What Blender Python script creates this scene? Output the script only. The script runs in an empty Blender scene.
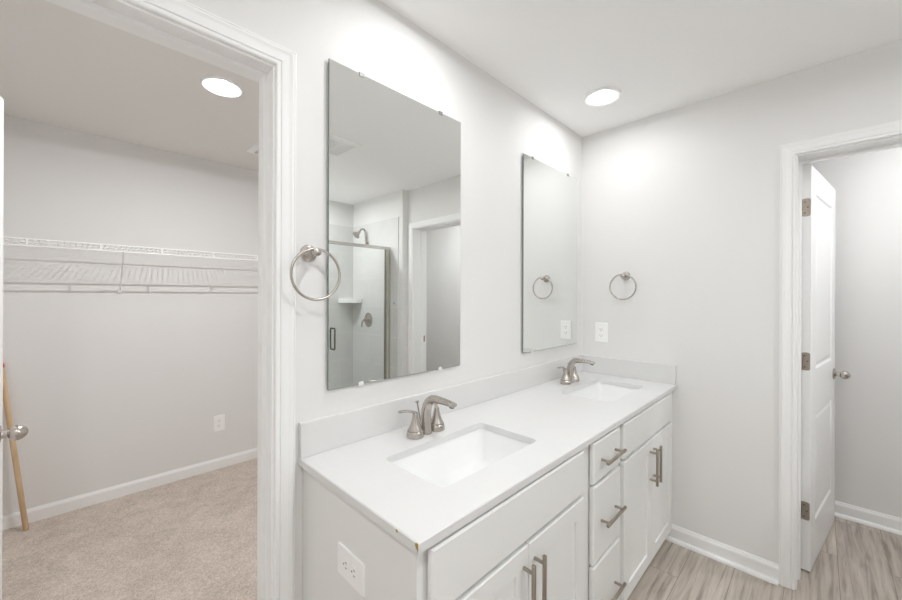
import bpy, bmesh, math, random
from mathutils import Vector, Matrix

random.seed(7)
S = bpy.context.scene
COL = S.collection
R = math.radians
PI = math.pi

# ------------------------------------------------------------------ camera
CAM_H, CAM_D = 1.3837, 1.122
yaw, roll = R(44.508), R(0.195)
fw = Vector((math.cos(yaw), math.sin(yaw), 0))
rt0 = Vector((math.sin(yaw), -math.cos(yaw), 0))
up0 = Vector((0, 0, 1))
rt = rt0 * math.cos(roll) + up0 * math.sin(roll)
up = up0 * math.cos(roll) - rt0 * math.sin(roll)
cam_data = bpy.data.cameras.new('camera')
cam = bpy.data.objects.new('camera', cam_data)
COL.objects.link(cam)
m = Matrix((rt, up, -fw)).transposed().to_4x4()
m.translation = Vector((0, -CAM_D, CAM_H))
cam.matrix_world = m
cam_data.sensor_fit = 'HORIZONTAL'
cam_data.sensor_width = 36
cam_data.lens = 374.06 / 902 * 36
cam_data.shift_y = -4.1 / 902
cam_data.clip_start = 0.02
S.camera = cam

# ------------------------------------------------------------------ world, exposure, light strength
W = bpy.data.worlds.new('world')
S.world = W
W.use_nodes = True
W.node_tree.nodes['Background'].inputs[0].default_value = (0.9, 0.95, 1, 1)
W.node_tree.nodes['Background'].inputs[1].default_value = 0.0
S.view_settings.view_transform = 'Standard'
S.view_settings.look = 'None'
S.view_settings.gamma = 1
S.view_settings.exposure = 0.04
S.view_settings.use_curve_mapping = False
S.cycles.max_bounces = 16
S.cycles.diffuse_bounces = 12
S.cycles.glossy_bounces = 6
S.cycles.transparent_max_bounces = 12
S.cycles.transmission_bounces = 6
S.cycles.caustics_reflective = True
S.cycles.sample_clamp_indirect = 6.0
S.cycles.use_denoising = True
LAMP = {'far': 66.0, 'near': 78.0, 'closet': 366.0, 'shower': 305.0, 'toilet': 178.0, 'fill_mid': 140.0, 'fill_left': 222.0}

# ------------------------------------------------------------------ main dimensions (metres; mirror wall is y = 0, floor z = 0)
CZ = 2.4388          # ceiling
XB = 2.3765          # right wall
TB = 0.165           # right wall thickness
TA = 0.115           # mirror wall thickness
CY = 2.286           # closet back wall
XW = 3.375           # toilet room back wall
SX0, SX1 = 0.85, 2.31  # shower left and right walls
SYF, SYB = -2.05, -2.77  # shower front and back
DOOR_TOP = 2.042
FZ = 0.018            # top of the vinyl planks; the carpet lies a little lower

# ------------------------------------------------------------------ materials
def new_mat(name):
    mt = bpy.data.materials.new(name)
    mt.use_nodes = True
    nt = mt.node_tree
    return mt, nt, nt.nodes['Principled BSDF']

def plain(name, col, rough=0.5, metal=0.0, spec=0.5, bump=0.0, bscale=200.0, var=0.0, vscale=6.0):
    mt, nt, b = new_mat(name)
    b.inputs['Base Color'].default_value = (*col, 1)
    b.inputs['Roughness'].default_value = rough
    b.inputs['Metallic'].default_value = metal
    b.inputs['Specular IOR Level'].default_value = spec
    tc = nt.nodes.new('ShaderNodeTexCoord')
    if bump:
        n = nt.nodes.new('ShaderNodeTexNoise'); n.inputs['Scale'].default_value = bscale; n.inputs['Detail'].default_value = 3
        nt.links.new(tc.outputs['Object'], n.inputs['Vector'])
        bp = nt.nodes.new('ShaderNodeBump'); bp.inputs['Strength'].default_value = bump; bp.inputs['Distance'].default_value = 0.002
        nt.links.new(n.outputs['Fac'], bp.inputs['Height']); nt.links.new(bp.outputs['Normal'], b.inputs['Normal'])
    if var:
        n = nt.nodes.new('ShaderNodeTexNoise'); n.inputs['Scale'].default_value = vscale; n.inputs['Detail'].default_value = 4
        nt.links.new(tc.outputs['Object'], n.inputs['Vector'])
        r = nt.nodes.new('ShaderNodeMapRange')
        r.inputs['From Min'].default_value = 0.3; r.inputs['From Max'].default_value = 0.7
        r.inputs['To Min'].default_value = 1 - var; r.inputs['To Max'].default_value = 1 + var
        nt.links.new(n.outputs['Fac'], r.inputs['Value'])
        mx = nt.nodes.new('ShaderNodeVectorMath'); mx.operation = 'SCALE'
        mx.inputs[0].default_value = col
        nt.links.new(r.outputs['Result'], mx.inputs['Scale'])
        nt.links.new(mx.outputs['Vector'], b.inputs['Base Color'])
    return mt

PAINT = plain('wall_paint', (0.79, 0.783, 0.772), 0.65, spec=0.3, bump=0.06, bscale=260, var=0.008, vscale=2)
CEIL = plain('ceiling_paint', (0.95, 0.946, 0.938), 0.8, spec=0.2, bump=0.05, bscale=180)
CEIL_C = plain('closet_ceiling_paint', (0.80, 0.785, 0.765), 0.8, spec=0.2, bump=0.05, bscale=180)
TRIM = plain('trim_paint', (0.89, 0.89, 0.885), 0.35, spec=0.4, bump=0.02, bscale=60)
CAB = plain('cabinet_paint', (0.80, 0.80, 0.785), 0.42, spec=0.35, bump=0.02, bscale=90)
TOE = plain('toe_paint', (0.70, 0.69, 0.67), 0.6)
STONE = plain('white_cultured_stone', (0.725, 0.722, 0.716), 0.28, spec=0.35, var=0.006, vscale=14)
CHINA = plain('white_porcelain', (0.88, 0.885, 0.88), 0.12, spec=0.5, var=0.004, vscale=9)
NICKEL = plain('brushed_nickel', (0.53, 0.49, 0.452), 0.27, 1.0, bump=0.05, bscale=500, var=0.03, vscale=120)
NICKEL_D = plain('satin_nickel_hinge', (0.42, 0.36, 0.31), 0.38, 1.0, var=0.08, vscale=90)
PULLM = plain('satin_nickel_pull', (0.41, 0.365, 0.31), 0.3, 1.0, var=0.03, vscale=150)
CHROME = plain('satin_chrome', (0.63, 0.61, 0.57), 0.22, 1.0, var=0.02, vscale=60)
BRONZE = plain('dark_bronze', (0.20, 0.185, 0.16), 0.35, 0.9, var=0.05, vscale=60)
PLASTIC = plain('white_plastic', (0.92, 0.92, 0.91), 0.3, var=0.004, vscale=30)
SLOT = plain('dark_slot', (0.10, 0.095, 0.09), 0.7, var=0.05)
DUCT_SHADE = plain('duct_shade', (0.22, 0.22, 0.22), 0.9, var=0.05)  # dark tone painted in for the shade inside the grilles
WIRE = plain('white_vinyl_wire', (0.92, 0.92, 0.91), 0.4, var=0.004)
CLIP = plain('clear_clip', (0.80, 0.80, 0.79), 0.2, var=0.01)
CLIPD = plain('grey_clip', (0.22, 0.22, 0.21), 0.3, var=0.05)
RED = plain('red_cap', (0.55, 0.03, 0.03), 0.4, var=0.05)
BLUE = plain('blue_tape', (0.10, 0.35, 0.60), 0.6, var=0.05)
CHIPM = plain('bare_chip', (0.42, 0.29, 0.10), 0.8, var=0.35, vscale=400)
BLACK = plain('black_rubber', (0.03, 0.03, 0.03), 0.6, var=0.1)

def mirror_mat():
    mt, nt, b = new_mat('mirror_silver')
    b.inputs['Base Color'].default_value = (0.90, 0.915, 0.90, 1)
    b.inputs['Metallic'].default_value = 1
    b.inputs['Roughness'].default_value = 0.0
    n = nt.nodes.new('ShaderNodeTexNoise'); n.inputs['Scale'].default_value = 1.5
    r = nt.nodes.new('ShaderNodeMix'); r.data_type = 'RGBA'
    r.inputs['A'].default_value = (0.90, 0.915, 0.90, 1); r.inputs['B'].default_value = (0.905, 0.918, 0.905, 1)
    nt.links.new(n.outputs['Fac'], r.inputs['Factor']); nt.links.new(r.outputs['Result'], b.inputs['Base Color'])
    return mt
MIRROR = mirror_mat()
MIRROR_EDGE = plain('mirror_edge', (0.20, 0.25, 0.23), 0.2, 0.3, var=0.05)

def glass_mat(name, tint, refl=0.5):
    mt = bpy.data.materials.new(name); mt.use_nodes = True
    nt = mt.node_tree; nt.nodes.clear()
    o = nt.nodes.new('ShaderNodeOutputMaterial'); mix = nt.nodes.new('ShaderNodeMixShader')
    t = nt.nodes.new('ShaderNodeBsdfTransparent'); g = nt.nodes.new('ShaderNodeBsdfGlossy')
    f = nt.nodes.new('ShaderNodeFresnel'); f.inputs['IOR'].default_value = 1.3
    t.inputs['Color'].default_value = (*tint, 1); g.inputs['Roughness'].default_value = 0.0
    nt.links.new(f.outputs['Fac'], mix.inputs['Fac']); nt.links.new(t.outputs[0], mix.inputs[1]); nt.links.new(g.outputs[0], mix.inputs[2])
    nt.links.new(mix.outputs[0], o.inputs['Surface'])
    return mt
GLASS = glass_mat('clear_shower_glass', (0.975, 0.98, 0.975))
GLASS_EDGE = plain('green_glass_edge', (0.47, 0.48, 0.36), 0.15, var=0.05)

def floor_mat():
    mt, nt, b = new_mat('vinyl_plank')
    L = nt.links.new
    tc = nt.nodes.new('ShaderNodeTexCoord')
    mp = nt.nodes.new('ShaderNodeMapping'); mp.inputs['Location'].default_value = (0.37, 0.078, 0)
    L(tc.outputs['Object'], mp.inputs['Vector'])
    br = nt.nodes.new('ShaderNodeTexBrick')
    br.offset = 0.37; br.inputs['Scale'].default_value = 1
    br.inputs['Brick Width'].default_value = 1.22; br.inputs['Row Height'].default_value = 0.1863
    br.inputs['Mortar Size'].default_value = 0.0012; br.inputs['Mortar Smooth'].default_value = 0.3
    br.inputs['Color1'].default_value = (0.0, 0.0, 0.0, 1); br.inputs['Color2'].default_value = (1, 1, 1, 1)
    br.inputs['Mortar'].default_value = (0.5, 0.5, 0.5, 1)
    L(mp.outputs['Vector'], br.inputs['Vector'])
    # grain: streaks along the board, shifted board by board
    sh = nt.nodes.new('ShaderNodeVectorMath'); sh.operation = 'MULTIPLY_ADD'
    sh.inputs[1].default_value = (7.3, 3.1, 0); L(br.outputs['Color'], sh.inputs[0]); L(mp.outputs['Vector'], sh.inputs[2])
    st = nt.nodes.new('ShaderNodeVectorMath'); st.operation = 'MULTIPLY'; st.inputs[1].default_value = (3.0, 48, 1)
    L(sh.outputs['Vector'], st.inputs[0])
    n1 = nt.nodes.new('ShaderNodeTexNoise'); n1.inputs['Scale'].default_value = 1.0; n1.inputs['Detail'].default_value = 8
    n1.inputs['Roughness'].default_value = 0.62; n1.inputs['Distortion'].default_value = 0.6
    L(st.outputs['Vector'], n1.inputs['Vector'])
    st2 = nt.nodes.new('ShaderNodeVectorMath'); st2.operation = 'MULTIPLY'; st2.inputs[1].default_value = (1.1, 6, 1)
    L(sh.outputs['Vector'], st2.inputs[0])
    wv = nt.nodes.new('ShaderNodeTexWave'); wv.bands_direction = 'Y'; wv.inputs['Scale'].default_value = 1.2
    wv.inputs['Distortion'].default_value = 9; wv.inputs['Detail'].default_value = 3; wv.inputs['Detail Scale'].default_value = 0.8
    L(st2.outputs['Vector'], wv.inputs['Vector'])
    ad = nt.nodes.new('ShaderNodeMath'); ad.operation = 'MULTIPLY_ADD'; ad.inputs[1].default_value = 0.10
    L(wv.outputs['Fac'], ad.inputs[0]); L(n1.outputs['Fac'], ad.inputs[2])
    cr = nt.nodes.new('ShaderNodeValToRGB')
    e = cr.color_ramp.elements
    e[0].position = 0.33; e[0].color = (0.26, 0.22, 0.184, 1)
    e[1].position = 0.78; e[1].color = (0.61, 0.55, 0.492, 1)
    k = e.new(0.52); k.color = (0.46, 0.405, 0.352, 1)
    L(ad.outputs[0], cr.inputs['Fac'])
    # board to board tone
    tone = nt.nodes.new('ShaderNodeMapRange'); tone.inputs['To Min'].default_value = 0.86; tone.inputs['To Max'].default_value = 1.14
    L(br.outputs['Color'], tone.inputs['Value'])
    sc = nt.nodes.new('ShaderNodeVectorMath'); sc.operation = 'SCALE'
    L(cr.outputs['Color'], sc.inputs[0]); L(tone.outputs['Result'], sc.inputs['Scale'])
    mx = nt.nodes.new('ShaderNodeMix'); mx.data_type = 'RGBA'; mx.inputs['B'].default_value = (0.20, 0.165, 0.135, 1)
    L(br.outputs['Fac'], mx.inputs['Factor']); L(sc.outputs['Vector'], mx.inputs['A'])
    L(mx.outputs['Result'], b.inputs['Base Color'])
    b.inputs['Roughness'].default_value = 0.42; b.inputs['Specular IOR Level'].default_value = 0.35
    bp = nt.nodes.new('ShaderNodeBump'); bp.inputs['Strength'].default_value = 0.15; bp.inputs['Distance'].default_value = 0.001
    L(ad.outputs[0], bp.inputs['Height']); L(bp.outputs['Normal'], b.inputs['Normal'])
    return mt
PLANK = floor_mat()

def carpet_mat():
    mt, nt, b = new_mat('cut_pile_carpet')
    L = nt.links.new
    tc = nt.nodes.new('ShaderNodeTexCoord')
    n1 = nt.nodes.new('ShaderNodeTexNoise'); n1.inputs['Scale'].default_value = 230; n1.inputs['Detail'].default_value = 3
    n2 = nt.nodes.new('ShaderNodeTexNoise'); n2.inputs['Scale'].default_value = 95; n2.inputs['Detail'].default_value = 3
    n3 = nt.nodes.new('ShaderNodeTexNoise'); n3.inputs['Scale'].default_value = 5; n3.inputs['Detail'].default_value = 4; n3.inputs['Distortion'].default_value = 1.5
    for n in (n1, n2, n3): L(tc.outputs['Object'], n.inputs['Vector'])
    a = nt.nodes.new('ShaderNodeMath'); a.operation = 'MULTIPLY_ADD'; a.inputs[1].default_value = 0.9
    L(n1.outputs['Fac'], a.inputs[0])
    h = nt.nodes.new('ShaderNodeMath'); h.operation = 'MULTIPLY_ADD'; h.inputs[1].default_value = 0.6
    L(n2.outputs['Fac'], h.inputs[0])
    q = nt.nodes.new('ShaderNodeMath'); q.operation = 'MULTIPLY'; q.inputs[1].default_value = 0.35
    L(n3.outputs['Fac'], q.inputs[0]); L(q.outputs[0], h.inputs[2]); L(h.outputs[0], a.inputs[2])
    cr = nt.nodes.new('ShaderNodeValToRGB'); e = cr.color_ramp.elements
    e[0].position = 0.58; e[0].color = (0.36, 0.30, 0.25, 1)
    e[1].position = 1.0; e[1].color = (0.77, 0.675, 0.595, 1)
    dv = nt.nodes.new('ShaderNodeMath'); dv.operation = 'MULTIPLY'; dv.inputs[1].default_value = 0.85; L(a.outputs[0], dv.inputs[0]); L(dv.outputs[0], cr.inputs['Fac']); L(cr.outputs['Color'], b.inputs['Base Color'])
    b.inputs['Roughness'].default_value = 0.95; b.inputs['Specular IOR Level'].default_value = 0.1
    b.inputs['Sheen Weight'].default_value = 0.2
    bp = nt.nodes.new('ShaderNodeBump'); bp.inputs['Strength'].default_value = 0.3; bp.inputs['Distance'].default_value = 0.004
    L(a.outputs[0], bp.inputs['Height']); L(bp.outputs['Normal'], b.inputs['Normal'])
    return mt
CARPET = carpet_mat()

def tile_mat(name, axis):
    mt, nt, b = new_mat(name)
    L = nt.links.new
    tc = nt.nodes.new('ShaderNodeTexCoord')
    sp = nt.nodes.new('ShaderNodeSeparateXYZ'); L(tc.outputs['Object'], sp.inputs[0])
    cb = nt.nodes.new('ShaderNodeCombineXYZ')
    L(sp.outputs[axis], cb.inputs['X'])
    ad = nt.nodes.new('ShaderNodeMath'); ad.operation = 'ADD'; ad.inputs[1].default_value = -2.18 + 0.305 * 8 + 0.0
    L(sp.outputs['Z'], ad.inputs[0]); L(ad.outputs[0], cb.inputs['Y'])
    br = nt.nodes.new('ShaderNodeTexBrick'); br.inputs['Scale'].default_value = 1
    br.inputs['Brick Width'].default_value = 0.61; br.inputs['Row Height'].default_value = 0.305
    br.inputs['Mortar Size'].default_value = 0.0025; br.inputs['Mortar Smooth'].default_value = 0.2
    br.inputs['Color1'].default_value = (0.66, 0.66, 0.645, 1); br.inputs['Color2'].default_value = (0.70, 0.70, 0.685, 1)
    br.inputs['Mortar'].default_value = (0.78, 0.78, 0.77, 1)
    L(cb.outputs[0], br.inputs['Vector'])
    n = nt.nodes.new('ShaderNodeTexNoise'); n.inputs['Scale'].default_value = 3.5; n.inputs['Detail'].default_value = 6; n.inputs['Distortion'].default_value = 1.2
    L(tc.outputs['Object'], n.inputs['Vector'])
    r = nt.nodes.new('ShaderNodeMapRange'); r.inputs['To Min'].default_value = 0.92; r.inputs['To Max'].default_value = 1.07
    L(n.outputs['Fac'], r.inputs['Value'])
    sc = nt.nodes.new('ShaderNodeVectorMath'); sc.operation = 'SCALE'
    L(br.outputs['Color'], sc.inputs[0]); L(r.outputs['Result'], sc.inputs['Scale']); L(sc.outputs[0], b.inputs['Base Color'])
    b.inputs['Roughness'].default_value = 0.3
    bp = nt.nodes.new('ShaderNodeBump'); bp.inputs['Strength'].default_value = 0.3; bp.inputs['Distance'].default_value = 0.002; bp.invert = True
    L(br.outputs['Fac'], bp.inputs['Height']); L(bp.outputs['Normal'], b.inputs['Normal'])
    return mt
TILE_Y = tile_mat('shower_tile_side', 'Y')
TILE_X = tile_mat('shower_tile_back', 'X')

def wood_mat():
    mt, nt, b = new_mat('raw_pine_handle')
    L = nt.links.new
    tc = nt.nodes.new('ShaderNodeTexCoord')
    mp = nt.nodes.new('ShaderNodeMapping'); mp.inputs['Scale'].default_value = (60, 60, 4)
    n = nt.nodes.new('ShaderNodeTexNoise'); n.inputs['Scale'].default_value = 1; n.inputs['Detail'].default_value = 5
    L(tc.outputs['Object'], mp.inputs['Vector']); L(mp.outputs['Vector'], n.inputs['Vector'])
    cr = nt.nodes.new('ShaderNodeValToRGB'); e = cr.color_ramp.elements
    e[0].position = 0.3; e[0].color = (0.56, 0.38, 0.22, 1); e[1].position = 0.7; e[1].color = (0.72, 0.53, 0.35, 1)
    L(n.outputs['Fac'], cr.inputs['Fac']); L(cr.outputs['Color'], b.inputs['Base Color']); b.inputs['Roughness'].default_value = 0.55
    return mt
WOOD = wood_mat()

def lens_mat(name, strength, col=(0.98, 1.0, 1.025)):
    mt = bpy.data.materials.new(name); mt.use_nodes = True
    nt = mt.node_tree; nt.nodes.clear()
    o = nt.nodes.new('ShaderNodeOutputMaterial'); e = nt.nodes.new('ShaderNodeEmission')
    e.inputs['Color'].default_value = (*col, 1); e.inputs['Strength'].default_value = strength
    nt.links.new(e.outputs[0], o.inputs['Surface'])
    return mt

# ------------------------------------------------------------------ mesh helpers
def finish(bm, dist=1e-5):
    bmesh.ops.remove_doubles(bm, verts=bm.verts, dist=dist)
    bmesh.ops.recalc_face_normals(bm, faces=bm.faces)

def link(name, bm, mat, parent=None, smooth=False, bevel=0.0, bseg=2, autosm=None):
    finish(bm)
    me = bpy.data.meshes.new(name); bm.to_mesh(me); bm.free()
    mats = mat if isinstance(mat, (list, tuple)) else [mat]
    for k in mats: me.materials.append(k)
    ob = bpy.data.objects.new(name, me); COL.objects.link(ob)
    if parent: ob.parent = parent
    if smooth or autosm:
        for p in me.polygons: p.use_smooth = True
        if autosm:
            me.set_sharp_from_angle(angle=R(autosm))
    if bevel:
        b = ob.modifiers.new('edge', 'BEVEL'); b.width = bevel; b.segments = bseg; b.limit_method = 'ANGLE'; b.angle_limit = R(40)
    return ob

def tag(o, label, cat, group=None, kind=None):
    o['label'] = label; o['category'] = cat
    if group: o['group'] = group
    if kind: o['kind'] = kind
    return o

def empty(name, loc=(0, 0, 0), rot=(0, 0, 0)):
    o = bpy.data.objects.new(name, None); COL.objects.link(o)
    o.empty_display_size = 0.05; o.location = loc; o.rotation_euler = rot
    return o

def copy_tree(o, parent=None):
    c = o.copy(); COL.objects.link(c); c.parent = parent
    if parent is not None: c.matrix_parent_inverse = o.matrix_parent_inverse.copy()
    for ch in list(o.children): copy_tree(ch, c)
    return c

def box(bm, x0, x1, y0, y1, z0, z1, mi=0):
    v = [bm.verts.new(p) for p in ((x0, y0, z0), (x1, y0, z0), (x1, y1, z0), (x0, y1, z0), (x0, y0, z1), (x1, y0, z1), (x1, y1, z1), (x0, y1, z1))]
    for f in ((0, 3, 2, 1), (4, 5, 6, 7), (0, 1, 5, 4), (1, 2, 6, 5), (2, 3, 7, 6), (3, 0, 4, 7)):
        bm.faces.new([v[i] for i in f]).material_index = mi

def boxes(*bs):
    bm = bmesh.new()
    for b in bs: box(bm, *b)
    return bm

def loft(bm, loops, closed=True, cap0=True, cap1=True, mi=0):
    rows = [[bm.verts.new(p) for p in lp] for lp in loops]
    n = len(rows[0])
    for a, b in zip(rows, rows[1:]):
        for i in range(n if closed else n - 1):
            j = (i + 1) % n
            bm.faces.new((a[i], a[j], b[j], b[i])).material_index = mi
    if cap0: bm.faces.new(rows[0][::-1]).material_index = mi
    if cap1: bm.faces.new(rows[-1]).material_index = mi
    return rows

def lathe(bm, prof, segs=32, M=None, mi=0):
    M = M or Matrix.Identity(4)
    loops = []
    for r, z in prof:
        r = max(r, 1e-4)
        loops.append([M @ Vector((r * math.cos(2 * PI * i / segs), r * math.sin(2 * PI * i / segs), z)) for i in range(segs)])
    loft(bm, loops, mi=mi)

def axis_matrix(origin, d):
    return Matrix.Translation(origin) @ Vector(d).to_track_quat('Z', 'Y').to_matrix().to_4x4()

def sweep(bm, pts, radii, segs=16, side=None, flat=None, mi=0):
    """tube along pts; radii number / list; flat = list of (wide, thick) factors, side = reference direction of the wide axis"""
    pts = [Vector(p) for p in pts]
    n = len(pts)
    if not isinstance(radii, (list, tuple)): radii = [radii] * n
    loops = []
    ref = Vector(side) if side else None
    u = None
    for i in range(n):
        t = (pts[min(i + 1, n - 1)] - pts[max(i - 1, 0)]).normalized()
        if ref is not None:
            u = (ref - t * ref.dot(t)).normalized()
        elif u is None:
            a = Vector((0, 0, 1)) if abs(t.z) < 0.9 else Vector((1, 0, 0))
            u = (a - t * a.dot(t)).normalized()
        else:
            u = (u - t * u.dot(t)).normalized()
        w = t.cross(u)
        fa, fb = flat[i] if flat else (1, 1)
        loops.append([pts[i] + u * (radii[i] * fa * math.cos(2 * PI * k / segs)) + w * (radii[i] * fb * math.sin(2 * PI * k / segs)) for k in range(segs)])
    loft(bm, loops, mi=mi)

def bezier(p0, p1, p2, p3, n):
    p0, p1, p2, p3 = map(Vector, (p0, p1, p2, p3))
    out = []
    for i in range(n + 1):
        t = i / n
        out.append(p0 * (1 - t) ** 3 + p1 * 3 * t * (1 - t) ** 2 + p2 * 3 * t * t * (1 - t) + p3 * t ** 3)
    return out

def torus(bm, c, R0, r0, axis, n=64, k=12):
    M = axis_matrix(c, axis)
    rows = []
    for i in range(n):
        a = 2 * PI * i / n
        rows.append([bm.verts.new(M @ Vector(((R0 + r0 * math.cos(2 * PI * j / k)) * math.cos(a), (R0 + r0 * math.cos(2 * PI * j / k)) * math.sin(a), r0 * math.sin(2 * PI * j / k)))) for j in range(k)])
    for i in range(n):
        for j in range(k):
            bm.faces.new((rows[i][j], rows[(i + 1) % n][j], rows[(i + 1) % n][(j + 1) % k], rows[i][(j + 1) % k]))

def rrect(x0, x1, y0, y1, r, n=6):
    pts = []
    for cx, cy, a0 in ((x1 - r, y1 - r, 0), (x0 + r, y1 - r, 90), (x0 + r, y0 + r, 180), (x1 - r, y0 + r, 270)):
        for i in range(n + 1):
            a = R(a0 + 90 * i / n)
            pts.append((cx + r * math.cos(a), cy + r * math.sin(a)))
    return pts

def panel_slab(bm, w, h, t, panels, prof, ch=0.003, both=False, ox=0.0, oz=0.0, yf=0.0):
    """slab with x 0..w, z 0..h, front at y = yf facing -y, back at yf + t; panels = list of rects sunk with profile (inset, depth)"""
    def side(front):
        Y = (lambda d: yf + d) if front else (lambda d: yf + t - d)
        P = lambda x, z, d: bm.verts.new((ox + x, Y(d), oz + z))
        use = panels if (front or both) else []
        xs = sorted({ch, w - ch} | {p[0] for p in use} | {p[1] for p in use})
        zs = sorted({ch, h - ch} | {p[2] for p in use} | {p[3] for p in use})
        for xa, xb in zip(xs, xs[1:]):
            for za, zb in zip(zs, zs[1:]):
                xm, zm = (xa + xb) / 2, (za + zb) / 2
                if any(p[0] < xm < p[1] and p[2] < zm < p[3] for p in use): continue
                bm.faces.new((P(xa, za, 0), P(xb, za, 0), P(xb, zb, 0), P(xa, zb, 0)))
        for x0, x1, z0, z1 in use:
            lp = []
            # the first loop follows the grid lines of the frame
            prev = None
            for i, (s, d) in enumerate(prof):
                cur = [(x0 + s, z0 + s), (x1 - s, z0 + s), (x1 - s, z1 - s), (x0 + s, z1 - s)]
                if prev:
                    pc, pd = prev
                    for k in range(4):
                        a, b = pc[k], pc[(k + 1) % 4]; c, e = cur[(k + 1) % 4], cur[k]
                        bm.faces.new((P(*a, pd), P(*b, pd), P(*c, d), P(*e, d)))
                prev = (cur, d)
            cur, d = prev
            bm.faces.new([P(*c, d) for c in cur])
        # chamfer
        def ring(c0, d0, c1, d1):
            A = [(c0, c0), (w - c0, c0), (w - c0, h - c0), (c0, h - c0)]
            B = [(c1, c1), (w - c1, c1), (w - c1, h - c1), (c1, h - c1)]
            for k in range(4):
                bm.faces.new((P(*A[k], d0), P(*A[(k + 1) % 4], d0), P(*B[(k + 1) % 4], d1), P(*B[k], d1)))
        ring(0, ch, ch, 0)
    side(True); side(False)
    for (xa, za), (xb, zb) in (((0, 0), (w, 0)), ((w, 0), (w, h)), ((w, h), (0, h)), ((0, h), (0, 0))):
        bm.faces.new([bm.verts.new(p) for p in ((ox + xa, yf + ch, oz + za), (ox + xb, yf + ch, oz + zb), (ox + xb, yf + t - ch, oz + zb), (ox + xa, yf + t - ch, oz + za))])

# ------------------------------------------------------------------ setting: floors, ceiling, walls
def struct(name, bm, mat, label, cat, **kw):
    return tag(link(name, bm, mat, **kw), label, cat, kind='structure')

XL = -1.25       # bathroom left wall
WCL, WCR = -0.20, -2.95   # toilet room side walls
CXL, CXR = -0.47, 2.0     # closet side walls

struct('floor', boxes((XL, XW, -3.05, 0.0575, -0.05, FZ)), PLANK, 'grey brown wood plank vinyl floor of the bathroom', 'floor')
struct('floor_closet', boxes((CXL, CXR, 0.0575, CY, -0.05, 0.004)), CARPET, 'beige cut pile carpet floor of the closet', 'carpet')
struct('ceiling', boxes((XL - .1, XW + .1, -3.1, TA - .03, CZ, CZ + 0.1)), CEIL, 'flat white ceiling over the bathroom', 'ceiling')
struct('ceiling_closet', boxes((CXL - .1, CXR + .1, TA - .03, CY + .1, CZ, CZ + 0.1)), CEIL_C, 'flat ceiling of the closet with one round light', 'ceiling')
J = 0.019
OAL, OAR = -0.310, 0.407     # closet opening between jamb faces
OBL, OBR = -1.052, -1.757    # toilet room opening between jamb faces
struct('wall_mirror', boxes((XL, OAL - J, 0, TA, 0, CZ), (OAR + J, XB, 0, TA, 0, CZ), (OAL - J, OAR + J, 0, TA, DOOR_TOP + J, CZ)), PAINT,
       'pale wall behind the vanity with the closet doorway', 'wall')
struct('wall_right', boxes((XB, XB + TB, OBL + J, TA, 0, CZ), (XB, XB + TB, SYB, OBR - J, 0, CZ), (XB, XB + TB, OBR - J, OBL + J, DOOR_TOP + J, CZ),
                           (SX1, XB, SYB, -1.851, 0, CZ)), PAINT, 'pale end wall with the towel ring and the open door', 'wall')
struct('wall_left', boxes((XL - .1, XL, SYF - .1, TA, 0, CZ)), PAINT, 'plain pale bathroom wall opposite the end wall', 'wall')
struct('wall_front', boxes((XL, SX0, SYF - .1, SYF, 0, CZ), (SX0 - .1, SX0, SYB, SYF - .1, 0, CZ)), PAINT, 'pale wall beside the shower opposite the mirrors', 'wall')
struct('wall_shower', boxes((SX0 - .1, XB + TB, SYB - .1, SYB, 0, CZ)), PAINT, 'pale wall above the tile at the back of the shower', 'wall')
struct('wall_closet_back', boxes((CXL - .1, CXR + .1, CY, CY + .1, 0, CZ)), PAINT, 'beige grey closet wall behind the wire shelf', 'wall')
struct('wall_closet_left', boxes((CXL - .1, CXL, TA, CY, 0, CZ)), PAINT, 'closet side wall behind the open white door', 'wall')
struct('wall_closet_right', boxes((CXR, CXR + .1, TA, CY, 0, CZ)), PAINT, 'closet side wall hidden behind the door casing', 'wall')
struct('wall_toilet_back', boxes((XW, XW + .1, WCR - .1, WCL + .1, 0, CZ)), PAINT, 'pale wall seen through the right doorway', 'wall')
struct('wall_toilet_left', boxes((XB + TB, XW, WCL, WCL + .1, 0, CZ)), PAINT, 'toilet room side wall behind the open door', 'wall')
struct('wall_toilet_right', boxes((XB + TB, XW, WCR - .1, WCR, 0, CZ)), PAINT, 'toilet room side wall seen in the mirror through the doorway', 'wall')

# tile in the shower
struct('wall_tile_side', boxes((SX1 - 0.008, SX1, SYB, -1.912, 0, 2.175)), TILE_Y, 'grey tiled shower wall carrying the shower head', 'tiled wall')
struct('wall_tile_back', boxes((SX0, SX1 - 0.008, SYB, SYB + 0.008, 0, 2.175)), TILE_X, 'grey tiled wall at the back of the shower', 'tiled wall')
struct('wall_tile_left', boxes((SX0, SX0 + 0.008, SYB + 0.008, SYF, 0, 2.175)), TILE_Y, 'grey tiled shower wall away from the shower head', 'tiled wall')

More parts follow.
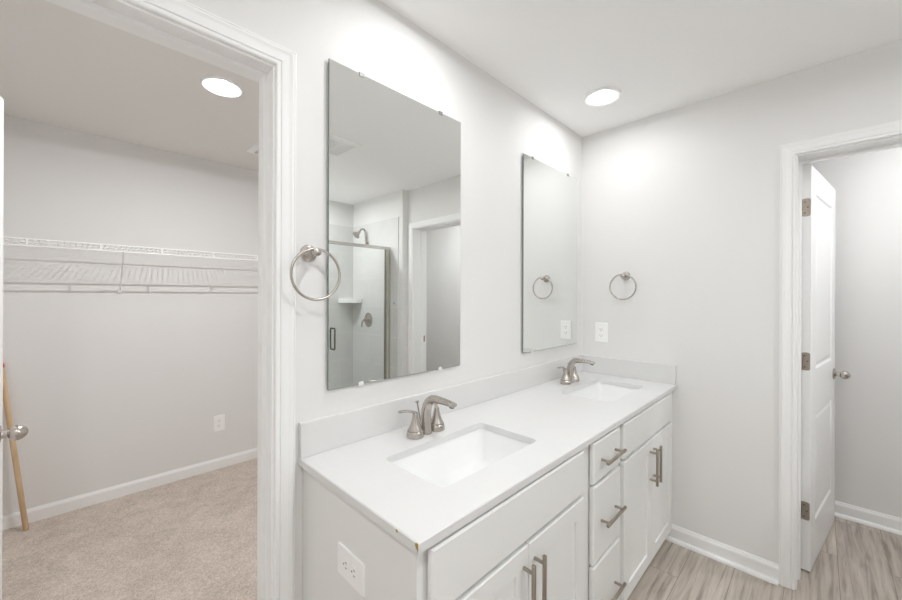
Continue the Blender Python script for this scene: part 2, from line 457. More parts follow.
# casings
PROF = [(0, 0), (0, .010), (.003, .0125), (.010, .0125), (.0115, .008), (.014, .008), (.0155, .0125), (.022, .0135), (.036, .015), (.044, .0175), (.049, .0175), (.0505, .011), (.0525, .011), (.0535, .013), (.057, .0125), (.057, 0)]
def casing(name, a0, a1, top, to3d, label, bot=FZ):
    bm = bmesh.new()
    loops = []
    for st in range(4):
        lp = []
        for s, d in PROF:
            a = (a0 - s) if st < 2 else (a1 + s)
            z = bot if st in (0, 3) else top + s
            lp.append(to3d(a, d, z))
        loops.append(lp)
    loft(bm, loops)
    return struct(name, bm, TRIM, label, 'door casing')
casing('trim_1', OAL - .006, OAR + .006, DOOR_TOP + .006, lambda a, d, z: (a, -d, z), 'white moulded casing around the closet doorway')
casing('trim_2', OAL - .006, OAR + .006, DOOR_TOP + .006, lambda a, d, z: (a, TA + d, z), 'white casing on the closet side of its doorway', .004)
casing('trim_3', OBR - .006, OBL + .006, DOOR_TOP + .006, lambda a, d, z: (XB - d, a, z), 'white moulded casing around the right doorway')
casing('trim_4', OBR - .006, OBL + .006, DOOR_TOP + .006, lambda a, d, z: (XB + TB + d, a, z), 'white casing inside the toilet room')
# jambs with stops
struct('trim_5', boxes((OAL - J, OAL, 0, TA, 0, DOOR_TOP), (OAR, OAR + J, 0, TA, 0, DOOR_TOP), (OAL - J, OAR + J, 0, TA, DOOR_TOP, DOOR_TOP + J),
                       (OAL, OAL + .011, .045, .078, 0, DOOR_TOP), (OAR - .011, OAR, .045, .078, 0, DOOR_TOP), (OAL + .011, OAR - .011, .045, .078, DOOR_TOP - .011, DOOR_TOP)),
       TRIM, 'white jamb with door stop lining the closet doorway', 'door jamb')
jb = struct('trim_6', boxes((XB, XB + TB, OBL, OBL + J, FZ, DOOR_TOP), (XB, XB + TB, OBR - J, OBR, FZ, DOOR_TOP), (XB, XB + TB, OBR - J, OBL + J, DOOR_TOP, DOOR_TOP + J),
                       (XB + .088, XB + .122, OBL - .011, OBL, FZ, DOOR_TOP), (XB + .088, XB + .122, OBR, OBR + .011, FZ, DOOR_TOP), (XB + .088, XB + .122, OBR + .011, OBL - .011, DOOR_TOP - .011, DOOR_TOP)),
       TRIM, 'white jamb with door stop lining the right doorway', 'door jamb')
bm = boxes((XB + .115, XB + .150, OBR, OBR + .003, .92, .98))
link('strike_plate', bm, NICKEL_D, jb)['label'] = 'dark metal strike plate'

# baseboards: profile (d out of wall, z)
BP = [(0, 0), (.013, 0), (.013, .066), (.011, .074), (.007, .080), (.006, .086), (0, .087)]
SHOE = [(.013, 0), (.030, 0), (.0295, .006), (.027, .012), (.022, .017), (.013, .0195)]
BPC = [(0, 0), (.013, 0), (.013, .066), (.011, .074), (.007, .080), (.006, .085), (0, .086)]
def baseboard(name, segs, prof, label, shoe=False):
    """segs: (p0, p1, normal)"""
    bm = bmesh.new()
    for p0, p1, n in segs:
        for pr in ([prof, SHOE] if shoe else [prof]):
            loft(bm, [[(p[0] + n[0] * d, p[1] + n[1] * d, z + (FZ if shoe else 0)) for d, z in pr] for p in (p0, p1)])
    return struct(name, bm, TRIM, label, 'baseboard')
baseboard('baseboard_right', [((XB, -.005), (XB, OBL + .063), (-1, 0)), ((XB, OBR - .063), (XB, -1.851), (-1, 0))], BP, 'white baseboard with shoe under the towel ring wall', True)
baseboard('baseboard_front', [((XL, SYF), (SX0, SYF), (0, 1)), ((XL, 0), (OAL - .063, 0), (0, -1))], BP, 'white baseboard along the wall beside the shower', True)
baseboard('baseboard_toilet', [((XW, WCL), (XW, WCR), (-1, 0)), ((XB + TB, WCR), (XW, WCR), (0, 1)), ((XB + TB, WCL), (XW, WCL), (0, -1))], BP, 'white baseboard with shoe seen through the right doorway', True)
baseboard('baseboard_closet', [((CXL, CY), (CXR, CY), (0, -1)), ((CXL, TA + .02), (CXL, CY), (1, 0)), ((CXR, TA), (CXR, CY), (-1, 0))], BPC, 'white baseboard above the beige closet carpet')

# ------------------------------------------------------------------ doors
DW, DH, DT = 0.711, 2.012, 0.035
DPROF = [(0, 0), (.006, .001), (.013, .007), (.020, .008), (.034, .003), (.046, .002)]
def knob_bm(y0, sgn):
    """egg knob on local y axis starting at y0, pointing sgn"""
    bm = bmesh.new()
    M = Matrix.Translation((0, y0, 0)) @ Matrix.Rotation(-sgn * PI / 2, 4, 'X')
    lathe(bm, [(.0005, 0), (.032, 0), (.033, .003), (.030, .007), (.018, .010), (.0125, .014), (.0115, .024), (.013, .029)], 32, M)
    # oval grip wider along the door
    M2 = Matrix.Translation((0, y0, 0)) @ Matrix.Rotation(-sgn * PI / 2, 4, 'X')
    prof = []
    for i in range(17):
        a = PI * i / 16
        prof.append((.0245 * math.sin(a) * (1 + .10 * math.cos(a)), .048 - .0235 * math.cos(a)))
    lathe(bm, prof, 32, M2)
    return bm
def make_door(name, pin, ang, label, zb, knob_z):
    bm = bmesh.new()
    panel_slab(bm, DW, DH, DT, [(.115, DW - .115, .21, .76), (.115, DW - .115, .985, DH - .12)], DPROF, .0015, True, ox=.004, oz=0, yf=-DT)
    d = link(name, bm, TRIM)
    tag(d, label, 'door', kind='structure')
    d.location = (pin[0], pin[1], zb); d.rotation_euler = (0, 0, R(ang))
    for y0, sg in ((-DT, -1), (0, 1)):
        k = link('door_knob', knob_bm(y0, sg), NICKEL, d, autosm=40)
        k.location = (DW - .058, 0, knob_z - zb); k['label'] = 'satin nickel oval knob'
    bm = boxes((DW + .004, DW + .0055, -.030, -.005, knob_z - zb - .028, knob_z - zb + .028))
    link('latch_plate', bm, NICKEL_D, d)
    for hz in (.32, 1.064, 1.83):
        z = hz - zb
        bm = bmesh.new()
        # leaf on the hinge edge with rounded corners
        pts = rrect(-.032, -.001, z - .0445, z + .0445, .009, 5)
        loft(bm, [[(.0045, a, b) for a, b in pts], [(.0022, a, b) for a, b in pts]])
        for kk in range(5):
            z0 = z - .0445 + kk * .0178
            lathe(bm, [(.0058, z0 + .0004), (.0058, z0 + .0174)], 16, Matrix.Translation((0, .003, 0)))
        h = link('hinge', bm, NICKEL_D, d, autosm=40); h['label'] = 'satin nickel butt hinge'
        bm = bmesh.new()
        for sy, sz in ((-.011, .028), (-.022, 0), (-.011, -.028)):
            lathe(bm, [(.0042, 0), (.0036, .0009)], 12, axis_matrix((.0022, sy, z + sz), (-1, 0, 0)))
        link('screw', bm, BRONZE, h)
    return d
make_door('door_1', (OAL + .004, TA + .004), 80.8, 'white door edge swung open into the closet', .022, .931)
make_door('door_2', (2.565, OBL - .0085), -8.0, 'white two panel door standing open into the toilet room', .026, .925)

# ------------------------------------------------------------------ vanity cabinets
FY = -0.557      # faces of doors and drawers
FR = -0.5352      # face frame
CT0, CT1 = 0.8715, 0.8935
def bar_pull(parent, c, vertical, length=.172, sp=.064):
    bm = bmesh.new()
    ax = Vector((0, 0, 1)) if vertical else Vector((1, 0, 0))
    c = Vector(c) + Vector((0, FY, 0))
    b0 = c + Vector((0, -.032, 0))
    h = length / 2
    sweep(bm, [b0 - ax * h, b0 - ax * (h - .001), b0 + ax * (h - .001), b0 + ax * h], [.0052, .006, .006, .0052], 14)
    for s in (-1, 1):
        p = c + ax * s * sp
        sweep(bm, [p + Vector((0, .0, 0)), p + Vector((0, -.030, 0))], .005, 12)
    o = link('bar_pull', bm, PULLM, parent, autosm=40); o['label'] = 'satin nickel bar pull'
    return o
SH = [(0, 0), (.0015, .0065), (.003, .007)]
def cab_body(root, x0, x1, left_panel=False):
    t = .016
    bm = boxes((x0, x0 + t, FR + .019, -.002, .1, CT0), (x1 - t, x1, FR + .019, -.002, .1, CT0), (x0 + t, x1 - t, -.012, -.002, .1, CT0), (x0 + t, x1 - t, FR + .019, -.012, .1, .116))
    link('carcass', bm, CAB, root)
    return root
def face_frame(root, x0, x1, opens):
    """frame plate with openings (xa, xb, za, zb)"""
    bm = bmesh.new()
    xs = sorted({x0, x1} | {o[0] for o in opens} | {o[1] for o in opens})
    zs = sorted({.1, CT0} | {o[2] for o in opens} | {o[3] for o in opens})
    for xa, xb in zip(xs, xs[1:]):
        for za, zb in zip(zs, zs[1:]):
            if any(o[0] < (xa + xb) / 2 < o[1] and o[2] < (za + zb) / 2 < o[3] for o in opens): continue
            box(bm, xa, xb, FR, FR + .019, za, zb)
    link('face_frame', bm, CAB, root)
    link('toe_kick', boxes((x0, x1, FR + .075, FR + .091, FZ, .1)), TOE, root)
def slab_front(root, name, x0, x1, z0, z1):
    bm = bmesh.new(); panel_slab(bm, x1 - x0, z1 - z0, .019, [], SH, .005, ox=x0, oz=z0, yf=FY)
    return link(name, bm, CAB, root)
def shaker(root, x0, x1, z0, z1):
    w, h = x1 - x0, z1 - z0
    bm = bmesh.new(); panel_slab(bm, w, h, .019, [(.057, w - .057, .057, h - .057)], SH, .0025, ox=x0, oz=z0, yf=FY)
    return link('door', bm, CAB, root)
ZF0, ZF1 = .715, .860
ZD0, ZD1 = .122, .703
def sink_base(x0, x1, f0, f1, label, mid):
    root = empty('sink_base_cabinet', (0, 0, 0))
    tag(root, label, 'cabinet', 'sink base cabinets')
    cab_body(root, x0, x1)
    face_frame(root, x0, x1, [(f0 + .02, f1 - .02, .73, .84), (f0 + .02, f1 - .02, .135, .69)])
    slab_front(root, 'false_front', f0, f1, ZF0, ZF1)
    dl = shaker(root, f0, mid - .002, ZD0, ZD1); dr = shaker(root, mid + .002, f1, ZD0, ZD1)
    bar_pull(dl, (mid - .027, 0, .588), True)
    bar_pull(dr, (mid + .027, 0, .588), True)
    return root
sb = sink_base(.5005, 1.259, 0.522, 1.222, 'white sink base cabinet at the outer end with the side outlet', .884)
# finished end panel of the exposed side
link('end_panel', boxes((.4985, .5005, FR, -.002, FZ, CT0)), CAB, sb)
db = empty('drawer_base_cabinet'); tag(db, 'narrow white cabinet of three stacked drawers between the sinks', 'cabinet')
cab_body(db, 1.260, 1.567)
face_frame(db, 1.260, 1.567, [(1.32, 1.53, .73, .84), (1.32, 1.53, .44, .69), (1.32, 1.53, .135, .41)])
for z0, z1 in ((ZF0, ZF1), (.428, ZD1), (ZD0, .417)):
    dd = slab_front(db, 'drawer', 1.299, 1.549, z0, z1)
    bar_pull(dd, (1.427, 0, (z0 + z1) / 2 + (0.0 if z1 > .8 else .0)), False)
sink_base(1.568, XB - .003, 1.590, 2.290, 'white sink base cabinet against the end wall below the far basin', 1.942)

# ------------------------------------------------------------------ countertop with sink cut-outs
SKX = (0.890, 1.974); SKY = (-.443, -.188); SKW = .455
CX0, CX1, CF = .4835, XB - .001, -.559
def counter():
    bm = bmesh.new()
    ch = .0025
    outer_t = [(CX0 + ch, CF + ch), (CX1, CF + ch), (CX1, -.001), (CX0 + ch, -.001)]
    outer_m = [(CX0, CF), (CX1, CF), (CX1, -.001), (CX0, -.001)]
    holes = [rrect(cx - SKW / 2, cx + SKW / 2, SKY[0], SKY[1], .022, 6) for cx in SKX]
    def face(outer, z):
        edges = []; loops = []
        for lp in [outer] + holes:
            vs = [bm.verts.new((x, y, z)) for x, y in lp]
            edges += [bm.edges.new((vs[i], vs[(i + 1) % len(vs)])) for i in range(len(vs))]
            loops.append(vs)
        bmesh.ops.triangle_fill(bm, use_beauty=True, edges=edges, normal=(0, 0, 1))
        return loops
    T = face(outer_t, CT1); B = face(outer_m, CT0)
    mid = [bm.verts.new((x, y, CT1 - ch)) for x, y in outer_m]
    def strip(a, b):
        for i in range(len(a)):
            j = (i + 1) % len(a); bm.faces.new((a[i], a[j], b[j], b[i]))
    strip(T[0], mid); strip(mid, B[0])
    for k in (1, 2): strip(T[k], B[k])
    return bm
ct = empty('countertop'); tag(ct, 'long white vanity countertop with backsplash and two basin cut-outs', 'countertop')
link('counter_slab', counter(), STONE, ct)
link('backsplash', boxes((CX0 + .001, XB - .001, -.019, -.0005, CT1, 1.0)), STONE, ct, bevel=.002)
link('side_splash', boxes((XB - .020, XB - .001, CF + .004, -.019, CT1, 1.0)), STONE, ct, bevel=.002)
# chips in the counter's edge near the front corner
bm = bmesh.new()
def chip(pts, off):
    a = [bm.verts.new(p) for p in pts]; c = [bm.verts.new((p[0] + off[0], p[1] + off[1], p[2] + off[2])) for p in pts]
    n = len(a); bm.faces.new(a); bm.faces.new(c[::-1])
    for i in range(n): bm.faces.new((a[i], a[(i + 1) % n], c[(i + 1) % n], c[i]))
chip([(CX0 - .0004, CF + .001, .8925), (CX0 - .0004, CF + .009, .8915), (CX0 - .0004, CF + .011, .886), (CX0 - .0004, CF + .006, .880), (CX0 - .0004, CF + .001, .8765)], (.001, 0, 0))
link('edge_chip', bm, CHIPM, ct)['label'] = 'bare brown chip at the counter corner'
bm = bmesh.new()
chip([(CX0 - .0004, CF + .068, .8910), (CX0 - .0004, CF + .0745, .8905), (CX0 - .0004, CF + .073, .886), (CX0 - .0004, CF + .067, .885), (CX0 - .0004, CF + .066, .888)], (.001, 0, 0))
link('edge_chip', bm, CHIPM, ct)['label'] = 'faint brown chip along the counter edge'

# ------------------------------------------------------------------ undermount sinks
def make_sink(cx, label):
    root = empty('undermount_sink', (cx, 0, 0)); tag(root, label, 'sink', 'undermount sinks')
    bm = bmesh.new()
    x, y0, y1 = SKW / 2, SKY[0], SKY[1]
    def lp(gx, gy0, gy1, z, r): return [(a, b, z) for a, b in rrect(-x + gx, x - gx, y0 + gy0, y1 - gy1, r, 6)]
    g = -.004
    loops = [lp(-.025, -.025, -.025, CT0 - .012, .03), lp(-.025, -.025, -.025, CT0 - .0005, .03), lp(g, g, g, CT0 - .0005, .026), lp(g + .003, g + .003, g + .003, CT0 - .008, .028),
             lp(.008, .006, .006, CT0 - .06, .032), lp(.022, .014, .012, CT0 - .105, .038), lp(.038, .026, .022, CT0 - .128, .042), lp(.07, .05, .045, CT0 - .137, .04), lp(.16, .10, .10, CT0 - .141, .02)]
    loft(bm, loops, cap0=False, cap1=True)
    # outside shell
    out = [lp(-.025, -.025, -.025, CT0 - .012, .03), lp(-.006, -.006, -.006, CT0 - .02, .03), lp(-.002, -.004, -.004, CT0 - .09, .034), lp(.03, .02, .016, CT0 - .145, .04), lp(.16, .10, .10, CT0 - .156, .02)]
    loft(bm, out, cap0=False, cap1=True)
    link('basin', bm, CHINA, root, autosm=50)
    bm = bmesh.new()
    lathe(bm, [(.0005, .004), (.014, .004), (.016, .002), (.019, .0025), (.022, .001), (.0225, -.002)], 32, Matrix.Translation((0, (y0 + y1) / 2, CT0 - .1405)))
    link('drain', bm, NICKEL, root, autosm=40)
    return root
make_sink(SKX[0], 'rectangular white undermount basin at the near end of the counter')
make_sink(SKX[1], 'rectangular white undermount basin near the end wall')

# ------------------------------------------------------------------ faucets
def make_faucet():
    root = empty('faucet', (0, 0, CT1))
    bm = bmesh.new()
    c1 = bezier((0, 0, .016), (0, .006, .075), (0, -.002, .130), (0, -.050, .129), 16)
    c2 = bezier((0, -.050, .129), (0, -.084, .1295), (0, -.112, .1295), (0, -.139, .1255), 10)[1:]
    pts = [Vector((0, 0, 0)), Vector((0, 0, .006)), Vector((0, 0, .012))] + c1 + c2
    n = len(pts); rad = []; fl = []
    for i in range(n):
        t = i / (n - 1)
        rad.append(.0222 if i < 2 else .0212 - .0075 * min(1, t * 1.25))
        k = max(0, (t - .45) / .55)
        fl.append((1 + .25 * k, 1 - .42 * k))
    rad[-1] *= .80; rad[-2] *= .97
    sweep(bm, pts, rad, 24, side=(1, 0, 0), flat=fl)
    sp = link('spout', bm, NICKEL, root, autosm=50)
    bm = bmesh.new()
    lathe(bm, [(.0001, .0), (.0085, .0), (.0085, .004)], 20, axis_matrix(pts[-2] + Vector((0, .004, -.0105)), (0, -.25, 1)))
    link('aerator', bm, BRONZE, sp)
    for s in (-1, 1):
        bm = bmesh.new()
        M = Matrix.Translation((s * .051, 0, 0))
        lathe(bm, [(.0005, 0), (.0295, 0), (.0305, .002), (.0302, .008), (.0272, .0205), (.0262, .0218), (.0262, .0232), (.0228, .031), (.0182, .041), (.0146, .051), (.0118, .062), (.0100, .072), (.0092, .079), (.007, .082), (.0005, .0835)], 36, M)
        h = link('handle', bm, NICKEL, root, autosm=28)
        bm = bmesh.new()
        lathe(bm, [(.0263, .0213), (.0270, .0217), (.0270, .0228), (.0264, .0233)], 36, M)
        link('seam_ring', bm, BRONZE, h)
        bm = bmesh.new()
        x0 = s * .051
        if s < 0: p = bezier((x0 + .006, 0, .0795), (x0 - .010, .002, .088), (x0 - .034, .006, .099), (x0 - .062, .010, .0955), 12)
        else: p = bezier((x0 - .004, -.004, .0795), (x0 + .006, .010, .086), (x0 + .016, .028, .094), (x0 + .028, .050, .0925), 12)
        m_ = len(p)
        sweep(bm, p, [.0062 + .0008 * i / m_ for i in range(m_)], 14, side=(0, 1, 0) if s < 0 else (.87, -.5, 0), flat=[(1 + .35 * i / m_, .85 - .4 * i / m_) for i in range(m_)])
        link('lever', bm, NICKEL, h, autosm=50)
    bm = bmesh.new()
    sweep(bm, [(0, .026, 0), (0, .028, .02), (-.008, .040, .100)], .0028, 10)
    lathe(bm, [(.0025, 0), (.004, .004), (.0075, .008), (.0075, .010), (.0005, .0115)], 20, axis_matrix((-.0078, .0395, .097), (-.1, .15, 1)))
    link('lift_rod', bm, NICKEL, root, autosm=40)
    return root
fa = make_faucet(); fa.location = (SKX[0] + .003, -.122, CT1 + .0006)
tag(fa, 'brushed nickel two handle faucet behind the near basin', 'faucet', 'vanity faucets')
fb = copy_tree(fa); fb.location = (SKX[1] + .024, -.112, CT1 + .0006)
next(c for c in fb.children if c.name.startswith('lift_rod')).scale.z = .78
fb['label'] = 'brushed nickel two handle faucet behind the basin by the end wall'

# ------------------------------------------------------------------ mirrors
MZ0, MZ1 = 1.0824, 2.137
def make_mirror(x0, x1, label, top_clips):
    root = empty('wall_mirror_glass', (x0, 0, MZ0)); tag(root, label, 'mirror', 'frameless vanity mirrors')
    w, h = x1 - x0, MZ1 - MZ0
    bm = bmesh.new()
    b = .0012
    ff = [(b, -.0125, b), (w - b, -.0125, b), (w - b, -.0125, h - b), (b, -.0125, h - b)]
    v = [bm.verts.new(p) for p in ff]; bm.faces.new(v).material_index = 0
    e = [bm.verts.new(p) for p in ((0, -.0115, 0), (w, -.0115, 0), (w, -.0115, h), (0, -.0115, h))]
    k = [bm.verts.new(p) for p in ((0, -.0075, 0), (w, -.0075, 0), (w, -.0075, h), (0, -.0075, h))]
    for i in range(4):
        j = (i + 1) % 4
        bm.faces.new((v[i], v[j], e[j], e[i])).material_index = 1
        bm.faces.new((e[i], e[j], k[j], k[i])).material_index = 1
    bm.faces.new(k[::-1]).material_index = 1
    link('mirror_pane', bm, [MIRROR, MIRROR_EDGE], root)
    for cx in top_clips:
        for zz, mt in ((h, CLIPD), (0, CLIP)):
            s = 1 if zz else -1
            bm = boxes((cx - x0 - .009, cx - x0 + .009, -.0145, -.0005, min(zz, zz + s * .004), max(zz, zz + s * .004)),
                       (cx - x0 - .009, cx - x0 + .009, -.0145, -.0126, min(zz, zz - s * .009), max(zz, zz - s * .009)))
            c = link('mirror_clip', bm, mt, root)
            c['label'] = 'small dark clip' if zz else 'small clear clip'
    return root
make_mirror(.5735, 1.187, 'large frameless mirror above the near basin reflecting the shower', (.693, 1.065))
make_mirror(1.6715, 2.285, 'large frameless mirror above the far basin reflecting a towel ring', (1.76, 2.16))

# ------------------------------------------------------------------ towel rings
def make_ring():
    """local: wall at y = 0, room towards -y"""
    root = empty('towel_ring')
    bm = bmesh.new()
    M = axis_matrix((0, 0, 0), (0, -1, 0))
    lathe(bm, [(.0005, 0), (.0255, 0), (.0265, .002), (.0255, .006), (.021, .0095), (.0165, .012), (.0135, .018), (.012, .030), (.0115, .042), (.0125, .050), (.0135, .056), (.0125, .063), (.008, .0655), (.0005, .066)], 36, M)
    link('mounting_post', bm, NICKEL, root, autosm=40)
    bm = bmesh.new()
    torus(bm, (0, -.0565, -.0665), .0752, .0042, (0, 1, 0), 72, 12)
    link('ring', bm, NICKEL, root, smooth=True)
    return root
ra = make_ring(); ra.location = (.513, 0, 1.513)
tag(ra, 'brushed nickel towel ring on the wall between the closet casing and mirror', 'towel ring', 'towel rings')
rb = copy_tree(ra); rb.location = (XB, -.284, 1.508); rb.rotation_euler = (0, 0, -PI / 2)
rb['label'] = 'brushed nickel towel ring on the end wall above the outlet'

# ------------------------------------------------------------------ outlets
def make_outlet():
    """local: wall at y = 0, facing -y, plate in x / z"""
    root = empty('wall_outlet')
    bm = bmesh.new()
    A = rrect(-.0395, .0395, -.062, .062, .003, 3); Bq = rrect(-.0375, .0375, -.060, .060, .004, 3)
    loft(bm, [[(x, 0, z) for x, z in A], [(x, -.0025, z) for x, z in A], [(x, -.0055, z) for x, z in Bq]])
    pl = link('cover_plate', bm, PLASTIC, root)
    bm = bmesh.new(); lathe(bm, [(.0032, 0), (.0030, .001), (.0005, .0013)], 14, axis_matrix((0, -.0055, 0), (0, -1, 0)))
    link('screw', bm, PLASTIC, root)
    for s in (-1, 1):
        cz = s * .0195
        bm = bmesh.new()
        q = rrect(-.0165, .0165, cz - .014, cz + .014, .010, 5)
        loft(bm, [[(x, -.005, z) for x, z in q], [(x, -.0068, z) for x, z in q]])
        r = link('receptacle', bm, PLASTIC, root)
        bm = boxes((-.0078, -.0058, -.0071, -.006, cz - .001, cz + .0075), (.0058, .0078, -.0071, -.006, cz - .0005, cz + .0065))
        lathe(bm, [(.0024, 0), (.0024, .0011)], 12, axis_matrix((0, -.006, cz - .0075), (0, -1, 0)))
        link('slots', bm, SLOT, r)['label'] = 'dark prong slots'
    return root
oa = make_outlet(); oa.location = (XB, -.134, 1.154); oa.rotation_euler = (0, 0, -PI / 2)
tag(oa, 'white duplex outlet on the end wall above the side splash', 'outlet', 'white duplex outlets')
ob = copy_tree(oa); ob.location = (.833, CY, .364); ob.rotation_euler = (0, 0, 0)
ob['label'] = 'white duplex outlet low on the closet wall above the baseboard'
oc = copy_tree(oa); oc.location = (.4985, -.284, .698); oc.rotation_euler = (0, R(90), -PI / 2)
oc['label'] = 'white duplex outlet lying sideways in the vanity end panel'

# ------------------------------------------------------------------ recessed lights
def make_light(x, y, label, key):
    root = empty('recessed_light', (x, y, CZ)); tag(root, label, 'ceiling light', 'recessed ceiling lights')
    bm = bmesh.new()
    lathe(bm, [(.0925, 0), (.0925, -.007), (.089, -.011), (.078, -.0105), (.067, -.005), (.066, 0)], 48)
    link('trim_ring', bm, TRIM, root, autosm=50)
    bm = bmesh.new()
    ring = lambda r, z: [bm.verts.new((r * math.cos(2 * PI * i / 48), r * math.sin(2 * PI * i / 48), z)) for i in range(48)]
    c, d, o = ring(.010, -.0045), ring(.045, -.0043), ring(.0658, -.0040)
    bm.faces.new(c).material_index = 1
    for p, q in ((c, d), (d, o)):
        for i in range(48): bm.faces.new((p[i], p[(i + 1) % 48], q[(i + 1) % 48], q[i]))
    me_o = link('lens', bm, LENS[key], root)
    # the lens faces down
    if me_o.data.polygons[0].normal.z > 0: me_o.data.flip_normals()
    me_o['label'] = 'glowing white lens'
    return root
# diffuser around a brighter LED core; LAMP is the mean radiance of the whole lens
GLOW = 14.0
LENS = {k: [lens_mat('lens_' + k, GLOW if v > 0 else 0), lens_mat('led_' + k, max(0, (v - .98 * GLOW)) * 48.3)] for k, v in LAMP.items()}
make_light(.535, 1.028, 'lit round recessed light in the closet ceiling', 'closet')
make_light(1.962, -.305, 'lit round recessed light in the ceiling above the far basin', 'far')
make_light(.89, -.325, 'lit round recessed light in the ceiling above the near basin', 'near')
make_light(1.42, -2.40, 'lit round recessed light in the shower ceiling', 'shower')
make_light(.75, -1.35, 'added round fill light in the ceiling over the bathroom centre', 'fill_mid')  # added fill lamp, out of view, brightens the bathroom
make_light(-.45, -1.25, 'lit round recessed light in the ceiling by the bathroom entry', 'fill_left')  # another added lamp out of view, frontal fill for walls and cabinets
make_light(2.74, -1.75, 'lit round recessed light in the toilet room ceiling', 'toilet')

# ------------------------------------------------------------------ ceiling grilles
def make_grille(name, x0, x1, y0, y1, label, n, cat):
    root = empty(name, ((x0 + x1) / 2, (y0 + y1) / 2, CZ)); tag(root, label, cat)
    w, h = (x1 - x0) / 2, (y1 - y0) / 2
    bm = bmesh.new(); b = .035
    def lp(g, z): return [(-w + g, -h + g, z), (w - g, -h + g, z), (w - g, h - g, z), (-w + g, h - g, z)]
    loft(bm, [lp(0, 0), lp(0, -.005), lp(.012, -.014), lp(b, -.016), lp(b, -.004)], cap0=False, cap1=False)
    link('grille_frame', bm, PLASTIC, root)
    bm = bmesh.new()
    for i in range(n):
        yc = -h + b + (i + .5) * (2 * h - 2 * b) / n
        q = (2 * h - 2 * b) / n * .32
        loft(bm, [[(xx, yc - q, -.014), (xx, yc - q + .0015, -.0145), (xx, yc + q, -.006), (xx, yc + q - .0015, -.0055)] for xx in (-w + b, w - b)])
    box(bm, -.004, .004, -h + b, h - b, -.015, -.006)
    link('louvers', bm, PLASTIC, root)
    link('duct_shade_sheet', boxes((-w + b, w - b, -h + b, h - b, -.003, -.001)), DUCT_SHADE, root)['label'] = 'dark sheet standing in for the shade behind the louvers'  # flat dark sheet in place of a shaded hollow, no duct is modelled
make_grille('exhaust_fan', 1.165, 1.43, -1.49, -1.19, 'white exhaust fan grille in the bathroom ceiling seen in the mirror', 13, 'exhaust fan')
make_grille('supply_vent', .90, 1.20, 1.70, 1.86, 'white supply vent in the closet ceiling beside the casing', 8, 'vent')

# ------------------------------------------------------------------ closet wire shelf
sh = empty('wire_shelf', (0, 0, 0)); tag(sh, 'white ventilated wire shelf along the closet back wall', 'shelf')
ZS, YF = 1.690, 1.984
bm = bmesh.new()
x = CXL + .012
while x < CXR - .01:
    sweep(bm, [(x, CY - .006, ZS), (x, YF, ZS), (x, YF - .003, ZS - .004)], .0019, 6)
    x += .0254
link('deck_wires', bm, WIRE, sh)['label'] = 'closely spaced cross wires of the deck'
bm = bmesh.new()
for yy, zz in ((YF - .003, ZS - .001), (YF - .003, ZS - .038), (2.145, ZS - .004), (CY - .012, ZS - .004)):
    sweep(bm, [(CXL + .004, yy, zz), (CXR - .004, yy, zz)], (.0040 if yy < 2.1 else .0034), 8)
link('rails', bm, WIRE, sh)['label'] = 'long rails under the deck and lip'
for xx in [-.168 + .2955 * i for i in range(8)]:
    if xx > CXR - .02: break
    bm = bmesh.new(); box(bm, xx - .004, xx + .004, YF - .008, YF - .002, ZS - .040, ZS + .003)
    link('lip_tie', bm, WIRE, sh)
for xx in (.234, 1.45):
    bm = bmesh.new()
    sweep(bm, [(xx, YF + .004, ZS - .036), (xx + .002, CY - .012, 1.415)], .0048, 10, side=(1, 0, 0), flat=[(1, .55)] * 2)
    box(bm, xx - .008, xx + .012, CY - .016, CY, 1.398, 1.424)
    link('support_brace', bm, WIRE, sh)['label'] = 'slanted brace from lip to wall'
for xx in [CXL + .08 + .36 * i for i in range(7)]:
    bm = boxes((xx - .006, xx + .006, CY - .016, CY, ZS - .012, ZS + .006))
    link('wall_clip', bm, WIRE, sh)

# ------------------------------------------------------------------ wooden broom handle leaning in the closet
p0 = Vector((-.178, 2.18, .006)); p1 = Vector((-.280, 2.268, .945)); dr = (p1 - p0)
L_ = dr.length; top = 1.30
k = (CY - .014 - p0.y) / (p1.y - p0.y)
p2 = p0 + dr * k
bh = empty('broom_handle', p0); tag(bh, 'bare wooden broom handle leaning in the closet corner behind the door edge', 'broom handle')
bm = bmesh.new()
sweep(bm, [(0, 0, 0), (p2 - p0) * .003, (p2 - p0) * .5, (p2 - p0) * .985, p2 - p0], [.0105, .0125, .0125, .0125, .010], 16)
link('wooden_pole', bm, WOOD, bh, autosm=50)
bm = bmesh.new()
a = (Vector((-.277, 2.234, .975)) - p0)
u = dr.normalized()
sweep(bm, [dr * 1.012, dr * 1.012 + u * .001, dr * 1.012 + u * .022, dr * 1.012 + u * .023], [.0126, .0134, .0134, .0126], 16)
link('red_band', bm, RED, bh)['label'] = 'red band'

# ------------------------------------------------------------------ shower: pan, enclosure, fittings (seen in the mirror)
XT = SX1 - .008      # tile face
pan = bmesh.new()
box(pan, SX0 + .008, XT, SYF - .06, SYF + .06, FZ, .10)
box(pan, SX0 + .008, XT, SYB + .008, SYF - .06, FZ, .05)
tag(link('shower_pan', pan, PLASTIC, bevel=.008), 'white shower base with front curb', 'shower base')
en = empty('shower_enclosure', (0, SYF, 0)); tag(en, 'framed clear glass shower enclosure with hinged door seen in the mirror', 'shower enclosure')
HZ = 1.862
bm = boxes((SX0 + .008, XT, -.016, .016, HZ - .012, HZ + .018)); link('header_rail', bm, CHROME, en, bevel=.002)
bm = boxes((SX0 + .008, XT, -.016, .016, .10, .122)); link('bottom_rail', bm, CHROME, en, bevel=.002)
bm = boxes((XT - .024, XT, -.014, .014, .122, HZ - .012)); link('wall_channel', bm, CHROME, en, bevel=.0015)
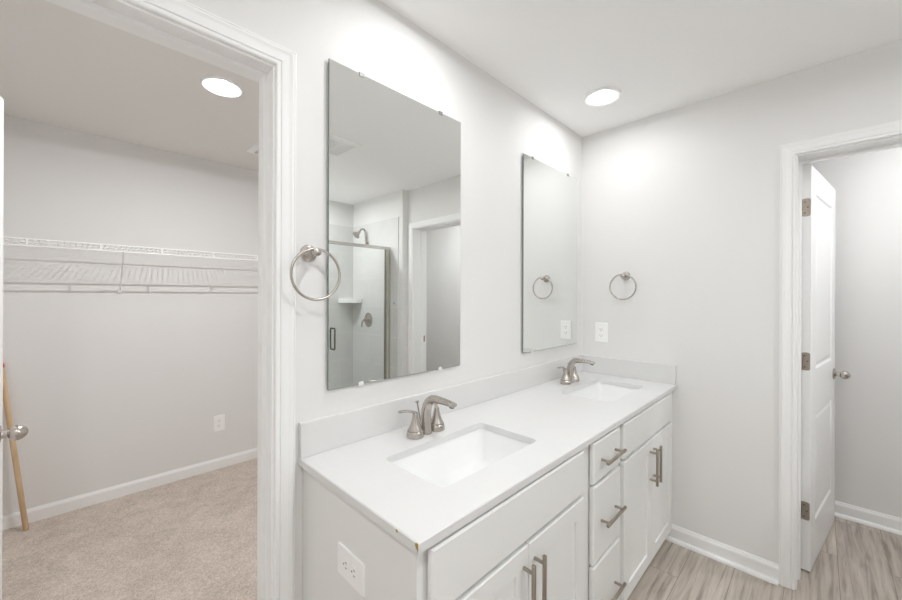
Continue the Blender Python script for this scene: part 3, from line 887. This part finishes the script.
bm = boxes((SX0 + .008, SX0 + .03, -.014, .014, .122, HZ - .012)); link('wall_channel', bm, CHROME, en, bevel=.0015)
XM = 1.625
bm = boxes((XM - .03, XM - .006, -.013, .013, .122, HZ - .012)); link('centre_post', bm, CHROME, en, bevel=.0015)
bm = boxes((SX0 + .03, XM - .03, -.003, .003, .122, HZ - .012)); link('fixed_glass', bm, GLASS, en)
bm = boxes((XT - .058, XT - .040, -.012, .012, .122, HZ - .012)); link('hinge_post', bm, CHROME, en, bevel=.0015)
bm = boxes((XM, XT - .068, -.003, .003, .14, HZ - .02)); gd = link('glass_door', bm, GLASS, en)
bm = boxes((XT - .063, XT - .058, -.006, .006, .13, HZ - .014)); link('hinge_stile', bm, BRONZE, gd, bevel=.0015)
bm = boxes((XT - .040, XT - .022, -.008, .012, .13, HZ - .014)); link('glass_seal', bm, GLASS_EDGE, gd)['label'] = 'greenish vertical seal'
for s in (-1, 1):
    bm = bmesh.new(); y1 = s * .040
    sweep(bm, [(XM + .045, s * .003, .895), (XM + .045, y1 * .8, .895), (XM + .045, y1, .905), (XM + .045, y1, 1.075), (XM + .045, y1 * .8, 1.085), (XM + .045, s * .003, 1.085)], .0075, 12)
    hp = link('door_pull', bm, BRONZE, gd, autosm=60); hp['label'] = 'dark bar pull'

sw = empty('showerhead_fixture', (XT, -2.463, 1.945)); tag(sw, 'brushed nickel shower head on a curved arm seen in the mirror', 'shower head')
bm = bmesh.new(); lathe(bm, [(.0005, 0), (.030, 0), (.030, .004), (.022, .012), (.012, .016), (.0005, .017)], 28, axis_matrix((0, 0, 0), (-1, 0, 0)))
link('flange', bm, NICKEL, sw, autosm=40)
bm = bmesh.new()
arm = bezier((0, 0, 0), (-.035, 0, .0), (-.010, 0, .150), (-.045, 0, .165), 16) + bezier((-.045, 0, .165), (-.070, 0, .172), (-.090, 0, .155), (-.105, 0, .128), 8)[1:]
sweep(bm, arm, .0105, 14); link('arm', bm, NICKEL, sw, autosm=60)
bm = bmesh.new()
lathe(bm, [(.0005, -.012), (.013, -.010), (.015, .0), (.017, .012), (.025, .030), (.038, .046), (.043, .052), (.043, .058), (.038, .061), (.0005, .061)], 32, axis_matrix((-.105, 0, .128), (-.72, 0, -.69)))
link('spray_head', bm, NICKEL, sw, autosm=40)

sv = empty('shower_valve', (XT, -2.437, 1.118)); tag(sv, 'round brushed nickel shower valve with lever handle seen in the mirror', 'shower valve')
bm = bmesh.new(); lathe(bm, [(.0005, 0), (.078, 0), (.079, .003), (.070, .008), (.045, .012), (.030, .016), (.026, .020), (.0005, .021)], 40, axis_matrix((0, 0, 0), (-1, 0, 0)))
link('escutcheon', bm, NICKEL, sv, autosm=40)
bm = bmesh.new(); lathe(bm, [(.024, .018), (.022, .035), (.017, .055), (.013, .062), (.0005, .064)], 28, axis_matrix((0, 0, 0), (-1, 0, 0)))
sweep(bm, bezier((-.052, 0, 0), (-.075, 0, .004), (-.088, 0, -.02), (-.088, 0, -.075), 10), [.011, .011, .0105, .010, .0095, .009, .009, .009, .009, .009, .008], 14)
link('lever_handle', bm, NICKEL, sv, autosm=50)

bm = bmesh.new()
nseg = 16; rr = .19
prof_pts = [(0, 0)] + [(rr * math.cos(R(90) * i / nseg), rr * math.sin(R(90) * i / nseg)) for i in range(nseg + 1)]
loft(bm, [[(XT - a_, SYB + .008 + b_, z) for a_, b_ in prof_pts] for z in (1.300, 1.352)])
tag(link('corner_shelf', bm, CHINA, bevel=.005), 'white ceramic corner shelf in the tiled shower corner', 'corner shelf')
bm = boxes((XT - .0012, XT, -1.985, -1.967, 1.295, 1.318))
tag(link('blue_tape', bm, BLUE), 'small blue tape mark on the shower tile edge seen in the mirror', 'tape')
